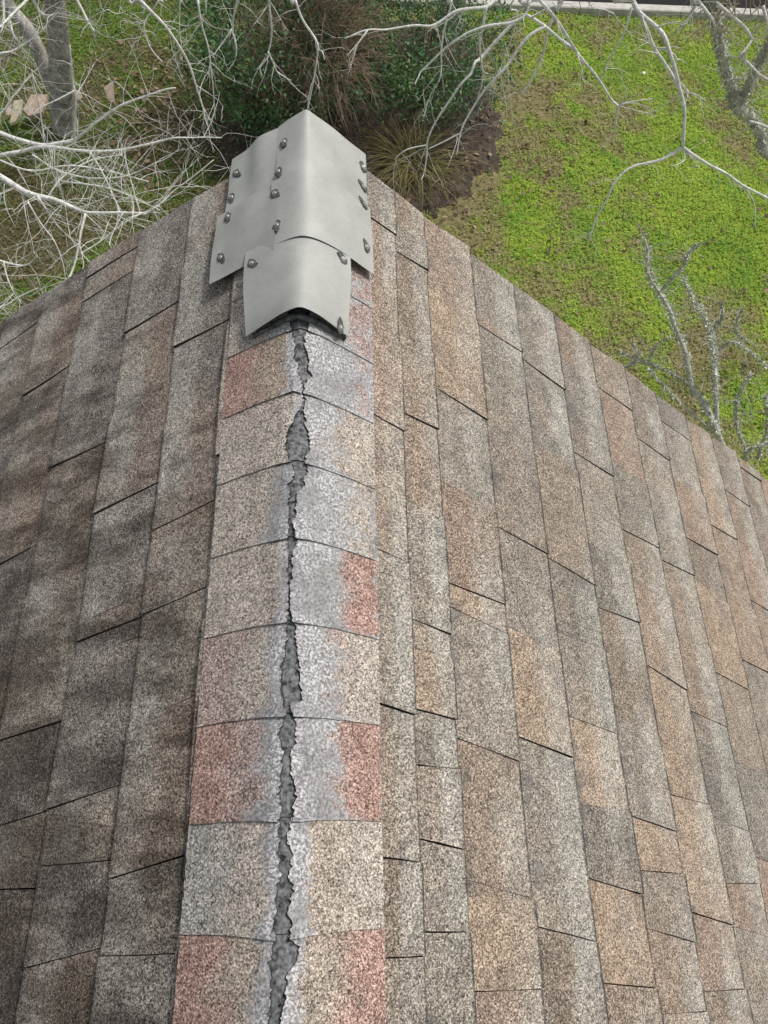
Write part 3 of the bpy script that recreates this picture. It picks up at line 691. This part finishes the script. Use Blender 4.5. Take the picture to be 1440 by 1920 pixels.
# white twiggy tree whose boughs reach in from the left
g = Vector((-4.3, 4.2, GZ))
tr = Tree('bare_tree', g, 'tangle of white lichened bare boughs reaching in from the left over the gable edge', M_TWIG)
hubs = [at_y(-160, 250, 4.3), at_y(-150, 330, 3.9), at_y(-140, 480, 3.4)]
tr.limb([g+Vector((0, 0, -.1)), g+Vector((.05, .02, 1.2)), g+Vector((.2, 0, 2.4)), g+Vector((.4, .1, 3.6)), g+Vector((.5, 0, 5))], .11, .05, M_TRUNK, 'trunk', 10)
src = g+Vector((.1, 0, 1.8))
LEFT = [([(-160, 270), (-60, 300), (0, 331), (43, 358), (70, 367), (104, 376), (144, 393), (171, 399), (275, 400)], 4.0, 3.5, .020, .0075, 26),
 ([(275, 400), (305, 378), (324, 360), (357, 335), (400, 300)], 3.5, 3.7, .006, .0025, 10),
 ([(-150, 220), (-40, 235), (0, 250), (35, 262), (75, 272), (110, 268), (145, 260), (180, 228), (220, 202), (242, 192), (302, 170), (330, 165)], 4.8, 4.9, .017, .005, 24),
 ([(-150, 330), (0, 292), (40, 284), (88, 275), (188, 285), (278, 271), (325, 259), (360, 258), (415, 258)], 4.5, 4.7, .014, .0035, 24),
 ([(130, 85), (136, 150), (142, 180), (141, 230), (141, 275)], 4.9, 4.7, .004, .009, 10),
 ([(142, 180), (158, 155), (176, 121)], 4.8, 5.0, .005, .002, 6), ([(141, 170), (110, 187), (80, 200), (60, 215)], 4.8, 4.6, .006, .002, 6),
 ([(-120, 130), (-40, 112), (0, 101), (25, 95), (55, 77), (85, 50)], 5.4, 5.6, .012, .003, 14),
 ([(-60, 260), (0, 216), (22, 185), (38, 168), (48, 150)], 5.0, 5.2, .009, .003, 9), ([(-100, 160), (-20, 140), (10, 175), (22, 205)], 5.0, 4.9, .006, .002, 8),
 ([(60, 130), (64, 160), (74, 200), (80, 240), (82, 262)], 4.8, 4.7, .003, .007, 8), ([(52, 378), (76, 418), (101, 451), (116, 488), (122, 520)], 3.7, 3.4, .006, .002, 8),
 ([(160, 400), (152, 432), (147, 465), (138, 500), (128, 525)], 3.4, 3.1, .0075, .005, 9), ([(70, 367), (105, 420), (125, 440), (150, 462)], 3.7, 3.5, .006, .003, 7),
 ([(-120, 460), (0, 490), (27, 497), (49, 497), (70, 479)], 3.4, 3.4, .008, .003, 8), ([(5, 490), (12, 520), (25, 548), (40, 570)], 3.4, 3.2, .006, .002, 8),
 ([(-120, 600), (0, 575), (30, 560), (70, 540)], 3.2, 3.3, .008, .003, 10), ([(150, 475), (185, 455), (230, 420), (262, 402), (300, 385)], 3.3, 3.5, .004, .003, 8),
 ([(115, 340), (160, 345), (210, 355), (260, 375), (300, 395)], 4.0, 3.8, .006, .003, 14), ([(170, 285), (190, 320), (215, 370), (225, 400)], 4.4, 4.0, .006, .003, 10), ([(60, 290), (110, 320), (170, 335), (240, 330), (300, 300)], 4.3, 4.3, .007, .003, 14),
 ([(0, 300), (60, 320), (130, 310), (200, 320), (280, 340)], 4.2, 4.2, .007, .003, 14), ([(90, 370), (120, 330), (170, 300), (230, 290)], 4.0, 4.4, .006, .003, 12), ([(230, 400), (210, 440), (205, 460)], 3.5, 3.3, .004, .002, 6)]
for i, (pp, Y0, Y1, r0, r1, n) in enumerate(LEFT):
    P = path(pp, Y0, Y1)
    if pp[0][0] < -90: P = [src.lerp(P[0], .0), src.lerp(P[0], .5)+Vector((0, 0, .15))]+P; r0 *= 1.35
    Q = tr.limb(P, r0, r1, sides=6); vis = Q[(8 if pp[0][0] < -90 else 0):]
    tr.twigs(vis, min(r1*.75, .0031)+.0005, int(n*1.15), .38, 1.05, 1, .05, -.05, .45)
tr.done()

# two trees by the bed whose drooping boughs hang in from above
def hanging(label, trunk_px, trunk_r, hub, branches, grp='bare trees round the house'):
    g = on_ground(*trunk_px); t = Tree('bare_tree', g, label, M_TWIG, grp)
    top = g+Vector((.15, -.25, 7.0))
    t.limb([g+Vector((0, 0, -.1)), g+Vector((.02, 0, 1)), g+Vector((.06, -.05, 2.5)), g+Vector((.1, -.12, 4.6)), top], trunk_r, trunk_r*.55, M_TRUNK, 'trunk', 12, 4, .02)
    fork = g+Vector((.08, -.08, 4.0))
    for h in hub:
        t.limb([fork, fork.lerp(h, .5)+Vector((0, 0, .5)), h], trunk_r*.45, .024, M_TRUNK, 'branch', 8)
    for pp, Y0, Y1, r0, r1, n, hi in branches:
        P = path(pp, Y0, Y1)
        if hi is not None:
            h = hub[hi]; P = [h, h.lerp(P[0], .55)+Vector((0, 0, .12))]+P
        Q = t.limb(P, r0*1.06, r1*1.1, sides=6, wob=.01)
        t.twigs(Q[(8 if hi is not None else 0):], r1*.75+.0006, n, .22, .95, 1, .1, -.15, .55)
    t.done()
HB3 = [Vector((-1.0, 5.6, .35)), Vector((-.3, 5.4, .4))]
hanging('bare tree behind the half brown shrub, its white twigs drooping over the lawn', (604, 42), .13, HB3, [
 ([(235, -30), (260, 0), (300, 38), (340, 95), (365, 150), (380, 200), (383, 222)], 5.0, 4.8, .0125, .004, 16, 0), ([(310, -30), (297, 0), (272, 45), (277, 78), (290, 100), (305, 117)], 5.2, 5.1, .007, .003, 10, 0),
 ([(337, -30), (338, 0), (338, 65), (340, 90), (335, 130)], 5.2, 5.1, .006, .002, 8, 0), ([(368, -30), (371, 0), (378, 50), (393, 100), (400, 160), (403, 222)], 4.9, 4.7, .008, .003, 10, 0),
 ([(446, -30), (444, 0), (437, 52), (444, 90), (440, 115), (424, 137)], 4.8, 4.7, .008, .002, 6, 1), ([(437, 52), (412, 88), (398, 110)], 4.8, 4.7, .005, .002, 4, None),
 ([(505, -30), (505, 0), (508, 60), (502, 100), (487, 128), (491, 143)], 4.6, 4.5, .0085, .003, 5, 1), ([(502, 100), (515, 125), (520, 135), (545, 150)], 4.5, 4.5, .006, .002, 5, None),
 ([(545, -30), (556, 0), (570, 40), (594, 80), (592, 112), (584, 170), (577, 205)], 4.4, 4.2, .0095, .003, 6, 1), ([(594, 92), (604, 96), (609, 112)], 4.3, 4.2, .004, .002, 2, None), ([(185, -20), (205, 18), (222, 26), (236, 22)], 5.4, 5.4, .005, .002, 5, 0), ([(270, -30), (262, 40), (250, 85), (238, 110)], 5.4, 5.3, .005, .002, 6, 0), ([(385, -20), (365, 60), (330, 100), (310, 125)], 5.2, 5.1, .005, .002, 8, 0)])
HB2 = [Vector((1.5, 5.2, .4)), Vector((2.6, 5.4, .4))]
hanging('bare tree behind the dark shrub, long white branches drooping over the bed', (836, 72), .17, HB2, [
 ([(935, -25), (925, 0), (912, 12), (882, 15), (852, 22), (815, 47), (780, 46), (727, 54), (690, 55), (647, 72)], 4.6, 4.2, .0125, .003, 7, 0), ([(690, 55), (675, 78), (650, 105)], 4.2, 4.1, .005, .002, 4, None), ([(815, 47), (820, 60), (812, 50)], 4.4, 4.4, .005, .004, 1, None),
 ([(1000, -25), (992, 0), (985, 25), (962, 40), (905, 50), (855, 75), (795, 127), (785, 145), (779, 158)], 4.6, 4.3, .0125, .003, 8, 0), ([(967, 40), (935, 72), (902, 107), (890, 117), (882, 140), (857, 167), (825, 217), (802, 260), (799, 292), (795, 322), (789, 338)], 4.6, 4.1, .0105, .003, 7, None),
 ([(1020, 50), (985, 75), (952, 120), (920, 155), (880, 215), (865, 250), (857, 292)], 4.6, 4.2, .0105, .003, 8, None), ([(865, 250), (840, 262), (800, 280)], 4.3, 4.2, .005, .003, 2, None), ([(799, 272), (765, 280), (742, 296)], 4.15, 4.1, .004, .002, 3, None),
 ([(850, -25), (847, 0), (843, 20), (835, 48), (827, 95), (826, 145), (812, 172), (800, 200), (794, 222)], 4.8, 4.6, .008, .003, 9, 0), ([(912, 12), (905, 50), (899, 80), (901, 112), (905, 132), (915, 139)], 4.5, 4.4, .0085, .004, 4, None),
 ([(978, -25), (972, 20), (965, 50), (940, 120), (939, 140), (950, 212), (937, 242)], 4.7, 4.5, .007, .002, 6, 1), ([(952, 120), (956, 160), (961, 228)], 4.5, 4.4, .005, .002, 4, None), ([(985, 25), (1020, 50), (1080, 93)], 4.6, 4.6, .009, .009, 1, None),
 ([(990, -30), (1010, 0), (1040, 35), (1080, 95), (1115, 140), (1145, 185), (1160, 200)], 4.6, 4.4, .0115, .006, 5, 1), ([(1160, 200), (1155, 240), (1150, 272)], 4.4, 4.3, .006, .002, 3, None), ([(1160, 200), (1182, 191), (1225, 185)], 4.4, 4.4, .005, .002, 4, None), ([(1160, 200), (1170, 185), (1176, 165)], 4.4, 4.4, .003, .002, 2, None),
 ([(1065, -25), (1055, 0), (1035, 40), (1018, 105), (1000, 145), (978, 175)], 4.8, 4.6, .0085, .006, 3, 1)])
g = on_ground(1900, 60)
tr = Tree('bare_tree', g, 'white forking bough hanging low over the bright lawn at right', M_TWIG)
tr.limb([g+Vector((0, 0, -.1)), g+Vector((-.1, -.1, 2)), g+Vector((-.3, -.3, 4)), g+Vector((-.5, -.6, 6.5))], .13, .06, M_TRUNK, 'trunk', 10)
hb = Vector((4.0, 5.6, .6)); tr.limb([g+Vector((-.28, -.25, 3.6)), (g+Vector((-.28, -.25, 3.6))).lerp(hb, .5)+Vector((0, 0, .6)), hb], .04, .016, M_TRUNK)
for pp, Y0, Y1, r0, r1, n, h in [([(1170, -40), (1187, 0), (1200, 25), (1240, 60), (1255, 95), (1272, 155), (1280, 200), (1282, 275)], 4.4, 4.0, .0145, .008, 7, 1), ([(1282, 275), (1240, 300), (1180, 317), (1150, 345), (1135, 380), (1115, 415), (1105, 447)], 4.0, 3.7, .0085, .003, 6, 0),
 ([(1282, 275), (1315, 300), (1355, 322), (1390, 345), (1440, 372), (1500, 400)], 4.0, 3.9, .009, .005, 5, 0), ([(1397, 350), (1412, 380), (1415, 428)], 3.95, 3.9, .005, .002, 3, 0), ([(1282, 275), (1284, 300), (1262, 312)], 4.0, 3.9, .005, .002, 3, 0),
 ([(1190, 10), (1210, 50), (1230, 95), (1260, 140), (1276, 172)], 4.4, 4.2, .0085, .008, 4, 0), ([(1187, 12), (1170, 60), (1140, 115), (1135, 137)], 4.5, 4.4, .007, .002, 6, 0), ([(1125, -30), (1150, 25), (1190, 70)], 4.8, 4.8, .006, .002, 5, 1), ([(1320, -30), (1310, 0), (1295, 30), (1275, 52)], 4.8, 4.7, .009, .004, 4, 1), ([(1275, 172), (1300, 175), (1325, 190)], 4.3, 4.2, .004, .002, 4, 0)]:
    P = path(pp, Y0, Y1)
    if h: P = [hb, hb.lerp(P[0], .6)+Vector((0, 0, .1))]+P
    Q = tr.limb(P, r0*1.15, r1*1.2, sides=6, wob=.01); tr.twigs(Q[(8 if h else 0):], r1*.7+.0006, n, .2, .95, 1, .1, -.15, .55)
tr.done()

# lichen covered trees at right
g = at_y(1530, 350, 4.7)+Vector((3.4, .6, 0)); g.z = GZ
tr = Tree('bare_tree', g, 'crooked trunk furred with green grey lichen at the right edge, before the kerb', M_LICHEN)
P = tr.limb([g+Vector((0, 0, -.1))]+path([(1480, 318), (1440, 270), (1420, 244), (1404, 219), (1385, 195), (1373, 169), (1363, 140), (1356, 101), (1346, 70), (1340, 31), (1338, 0), (1334, -60), (1325, -160)], 4.8, 5.0), .038, .026, None, 'trunk', 10, 4, .02)
tr.twigs(P[14:], .006, 60, .16, 1.2, 1, .0, 0, .1); tr.lichen(P, .038, 2600, .019)
Q = tr.limb(path([(1385, 195), (1401, 169), (1420, 125), (1440, 88), (1470, 40)], 4.9, 4.8), .034, .02, None, 'branch', 8); tr.twigs(Q, .005, 50, .22, 1.2, 1, 0, 0, .2); tr.lichen(Q, .03, 700, .019)
for pp, r in (([(1345, 5), (1376, 34), (1396, 53), (1410, 73)], .012), ([(1388, 103), (1409, 125), (1424, 141), (1445, 155)], .012), ([(1410, 73), (1400, 90), (1388, 103)], .01), ([(1430, 10), (1437, 35), (1445, 60)], .012), ([(1310, 2), (1325, 20), (1338, 38)], .012), ([(1440, 240), (1425, 232), (1405, 226)], .012)):
    Q = tr.limb(path(pp, 4.7, 4.6), r*.8, r*.6, M_TWIG); tr.twigs(Q, .004, 8, .16, 1, 1)
tr.twigs(P[-14:], .005, 30, .5, 1.2, 1, .0, -.1, .1)
for k in range(16):
    x0 = random.uniform(1345, 1450); Q = tr.limb(path([(x0+random.uniform(-30, 30), -40), (x0, 5), (x0+random.uniform(-25, 15), random.uniform(25, 45)), (x0+random.uniform(-50, 10), random.uniform(50, 85))], 4.9, 4.7), .005, .002, M_BROWN, 'branch', 5)
tr.done()
g = Vector((4.0, 2.4, GZ))
tr = Tree('bare_tree', g, 'small lichen covered tree forking low beside the right gable edge', M_LICHEN)
b0 = [g+Vector((0, 0, -.1)), g.lerp(at_y(1385, 905, 2.75), .5), at_y(1385, 905, 2.75)]
ST = [([(1357, 845), (1335, 790), (1320, 757), (1297, 727), (1290, 682), (1280, 645), (1267, 615), (1255, 582), (1240, 555), (1222, 525), (1215, 502), (1215, 470), (1207, 442)], 2.9, 4.3, .034, .008, 40, 1),
 ([(1237, 552), (1257, 525), (1280, 502), (1287, 480), (1312, 457)], 4.0, 4.2, .014, .005, 14, 0), ([(1345, 810), (1342, 745), (1340, 695), (1337, 657), (1332, 627), (1320, 595), (1300, 560), (1280, 520)], 3.0, 4.0, .026, .006, 36, 0),
 ([(1337, 662), (1357, 648), (1375, 640), (1400, 655), (1430, 680), (1450, 700)], 3.6, 3.7, .012, .006, 16, 0), ([(1332, 620), (1352, 600), (1352, 565)], 3.8, 3.9, .008, .003, 12, 0), ([(1400, 640), (1380, 620), (1390, 580)], 3.8, 3.9, .008, .003, 12, 0),
 ([(1292, 724), (1265, 702), (1225, 685), (1195, 675), (1162, 660)], 3.3, 3.6, .011, .003, 14, 0), ([(1340, 812), (1302, 780), (1265, 745), (1240, 717), (1217, 690)], 3.0, 3.4, .012, .004, 12, 0), ([(1215, 680), (1225, 655), (1240, 640), (1262, 632)], 3.5, 3.6, .005, .002, 5, 0), ([(1195, 675), (1180, 685), (1165, 690)], 3.5, 3.5, .006, .003, 4, 0), ([(1195, 672), (1192, 655), (1185, 640)], 3.5, 3.6, .004, .002, 3, 0),
 ([(1380, 880), (1405, 845), (1425, 835), (1445, 830)], 2.9, 3.0, .014, .008, 12, 0), ([(1400, 850), (1380, 790), (1385, 740), (1410, 700)], 3.0, 3.4, .012, .004, 24, 0), ([(1420, 860), (1440, 800), (1435, 740)], 3.0, 3.3, .01, .004, 20, 0)]
for pp, Y0, Y1, r0, r1, n, base in ST:
    P = path(pp, Y0, Y1)
    if base: P = b0+P
    Q = tr.limb(P, r0*(.9 if base else .75), r1*.8, None, 'trunk' if base else 'branch', 8); tr.twigs(Q[(9 if base else 0):], .0035, n, .19, 1.2, 1, 0, 0, .25); tr.lichen(Q[(9 if base else 0):], r0*.8, n*34, .016)
tr.done()
def crown(root, centre, rad, n, size, cols, name='foliage', clump=26, m=None, shell=.0, hang=0.0):
    Vs = []; T = []; R = np.random.default_rng(int(abs(centre[0]*100+centre[1]*10))+n)
    K = max(1, n//clump)
    for k in range(K):
        d = R.normal(size=3); d /= np.linalg.norm(d); rr = (shell+(1-shell)*R.random())**.45
        cp = np.array(centre)+d*np.array(rad)*rr
        cl = np.array(cols[R.integers(len(cols))])*R.uniform(.6, 1.35)
        for q in range(clump):
            p = cp+R.normal(size=3)*size*1.5; ax = R.normal(size=3)+d*.6; ax[2] -= hang; ax /= np.linalg.norm(ax); nr = R.normal(size=3); nr[2] = abs(nr[2])+.4; nr -= ax*nr.dot(ax); nr /= np.linalg.norm(nr); sx = np.cross(ax, nr)
            L = size*R.uniform(.6, 1.3); w = L*R.uniform(.4, .62); mdl = p+ax*L*.5
            Vs += [p, mdl-sx*w*.5, p+ax*L, mdl+sx*w*.5]; c = cl*R.uniform(.7, 1.35); T += [(*c, 1)]*4
    V = np.array(Vs); return build(name, V, np.arange(len(V)).reshape(-1, 4).tolist(), m or M_LEAF, root, attrs={'tone': ('FLOAT_COLOR', 'POINT', T)})
# ------------------------------------------------------------------ shrubs, grass clump, stones, scraps
def shrub(px, py, rad, h, label, greens, nleaf, twig=None, leaf=.04, clump=22):
    g = on_ground(px, py); r = empty('shrub', g, label, 'shrub', 'shrubs in the planting bed')
    c = g+Vector((0, 0, h*.52))
    mb = MB(); R = random.Random(int(px))
    for k in range(16):
        an = R.uniform(0, 6.28); q = R.uniform(.3, .9); tip = c+Vector((math.cos(an)*rad*q, math.sin(an)*rad*q, h*R.uniform(0, .4)))
        mb.tube(catmull([g+Vector((math.cos(an)*.06, math.sin(an)*.06, -.02)), g.lerp(tip, .5)+Vector((0, 0, .1)), tip], 3), [.016-.0018*i for i in range(7)], 5)
    mb.build('stem', M_BROWN, r)
    crown(r, tuple(c), (rad, rad, h*.5), nleaf, leaf, greens, 'foliage', clump, shell=.15)
    if twig:
        off, n = twig; mb = MB(); cc = c+off
        for k in range(n):
            d = Vector((R.gauss(0, 1), R.gauss(0, 1), R.gauss(0, 1)*.8+.35)).normalized(); a = cc+Vector((d.x*rad*.2, d.y*rad*.2, d.z*h*.1)); L = R.uniform(.6, 1.08)
            e = cc+Vector((d.x*rad*.78*L, d.y*rad*.85*L, d.z*h*.56*L)); m = a.lerp(e, .6)+Vector((R.gauss(0, .07), R.gauss(0, .07), R.gauss(0, .06)+.03))
            mb.tube([a.lerp(e, .35), m, e], [.0045, .0035, .0014], 3, False)
            for q in range(3):
                s = m.lerp(e, R.random()); mb.tube([s, s+(e-m).normalized()*.09+Vector((R.gauss(0, .05), R.gauss(0, .05), R.gauss(0, .05)))], [.0028, .001], 3, False)
        o = mb.build('twigs', M_BROWN, r); o['kind'] = 'stuff'
    return r
DG = [(.075, .175, .06), (.10, .20, .07), (.055, .14, .065), (.125, .22, .065)]
shrub(520, 215, 1.0, 1.4, 'rounded shrub half green leaves, half bare brown twigs, behind the metal flashing', DG+[(.05, .055, .022)], 12500, (Vector((.42, -.12, .05)), 760), .046)
shrub(790, 190, .95, 1.3, 'dense dark green shrub at the right end of the bed', DG, 10500, None, .042)
shrub(640, 75, .6, .8, 'low brownish shrub at the back of the bed near the kerb', [(.035, .045, .02), (.05, .045, .025), (.03, .05, .02)], 3500, (Vector((0, 0, .1)), 500), .04)
g = on_ground(770, 312); r = empty('ornamental_grass', g, 'clump of arching tan and green grass blades at the front of the bed', 'grass clump')
Vs = []; Fs = []; T = []
for k in range(420):
    an = rng.uniform(0, 6.28); L = rng.uniform(.4, .98); o = Vector((rng.normal()*.09, rng.normal()*.09, 0)); dr = Vector((math.cos(an), math.sin(an), 0)); sdv = Vector((-dr.y, dr.x, 0)); rise = rng.uniform(.25, .8)
    c = np.array((.20, .17, .075)) if rng.random() < .55 else (np.array((.105, .115, .035)) if rng.random() < .7 else np.array((.10, .07, .04))); c = c*rng.uniform(.75, 1.6)
    b0 = len(Vs)
    for j in range(6):
        s = j/5; p = g+o+dr*(L*s*.85)+Vector((0, 0, .03+L*rise*(s-.85*s*s))); w = .0055*(1-s*.85); Vs += [p-sdv*w, p+sdv*w]; T += [(*c, 1)]*2
    for j in range(5): Fs.append((b0+2*j, b0+2*j+1, b0+2*j+3, b0+2*j+2))
o = build('blades', Vs, Fs, M_BLADE, r, attrs={'tone': ('FLOAT_COLOR', 'POINT', T)}); o['kind'] = 'stuff'
def slab(pts, th, label, m, tilt=(0, 0)):
    P = [on_ground(*p, .03) for p in pts]; c = sum(P, Vector())/len(P); n = len(P); V = []
    for z in (0, th): V += [Vector((p.x, p.y, p.z+z+(p.x-c.x)*tilt[0]+(p.y-c.y)*tilt[1]+.08)) for p in P]
    F = [tuple(range(n))[::-1], tuple(range(n, 2*n))]+[(i, (i+1) % n, n+(i+1) % n, n+i) for i in range(n)]
    V = [Vector(v) for v in V]; tag(build('stone_slab', V, F, m), label, 'stone', 'tan slabs round the left tree')
slab([(20, 238), (36, 214), (53, 216), (45, 230), (33, 238)], .03, 'pale cream tilted slab, leftmost of the pieces by the twin trunk', M_STONE2, (.3, .5))
slab([(50, 224), (68, 205), (98, 202), (84, 224), (58, 231)], .04, 'broad tan slab leaning against the foot of the twin trunk', M_STONE, (-.2, .4))
slab([(17, 232), (18, 219), (30, 217), (26, 232)], .03, 'small pinkish slab tucked behind the cream one', M_STONE, (.1, .2))
slab([(200, 186), (219, 181), (217, 203), (206, 199)], .03, 'square tan slab lying alone right of the twin trunk', M_STONE, (.1, .7))
slab([(142, 190), (156, 190), (160, 200), (150, 202)], .03, 'small tan slab just right of the twin trunk', M_STONE, (.1, .4))
def scrap(px, py, s, label):
    g = on_ground(px, py, .05); R = random.Random(int(px)); mb = MB(); n = 7; mb.V.append(g+Vector((0, 0, s*.5)))
    for rr, z in ((.6, .35), (1, 0), (.5, -.4)):
        for k in range(n): an = k*6.28/n; q = s*rr*R.uniform(.75, 1.15); mb.V.append(g+Vector((math.cos(an)*q, math.sin(an)*q, s*z)))
    for k in range(n):
        k2 = (k+1) % n; mb.F.append((0, 1+k, 1+k2))
        for l in range(2): mb.F.append((1+l*n+k, 1+(l+1)*n+k, 1+(l+1)*n+k2, 1+l*n+k2))
    mb.F.append(tuple(1+2*n+k for k in range(n))[::-1])
    tag(mb.build('white_pebble', M_WHITE, smooth=False), label, 'pebble')
scrap(1207, 137, .026, 'small white pebble lying on the bright lawn under the hanging branches')
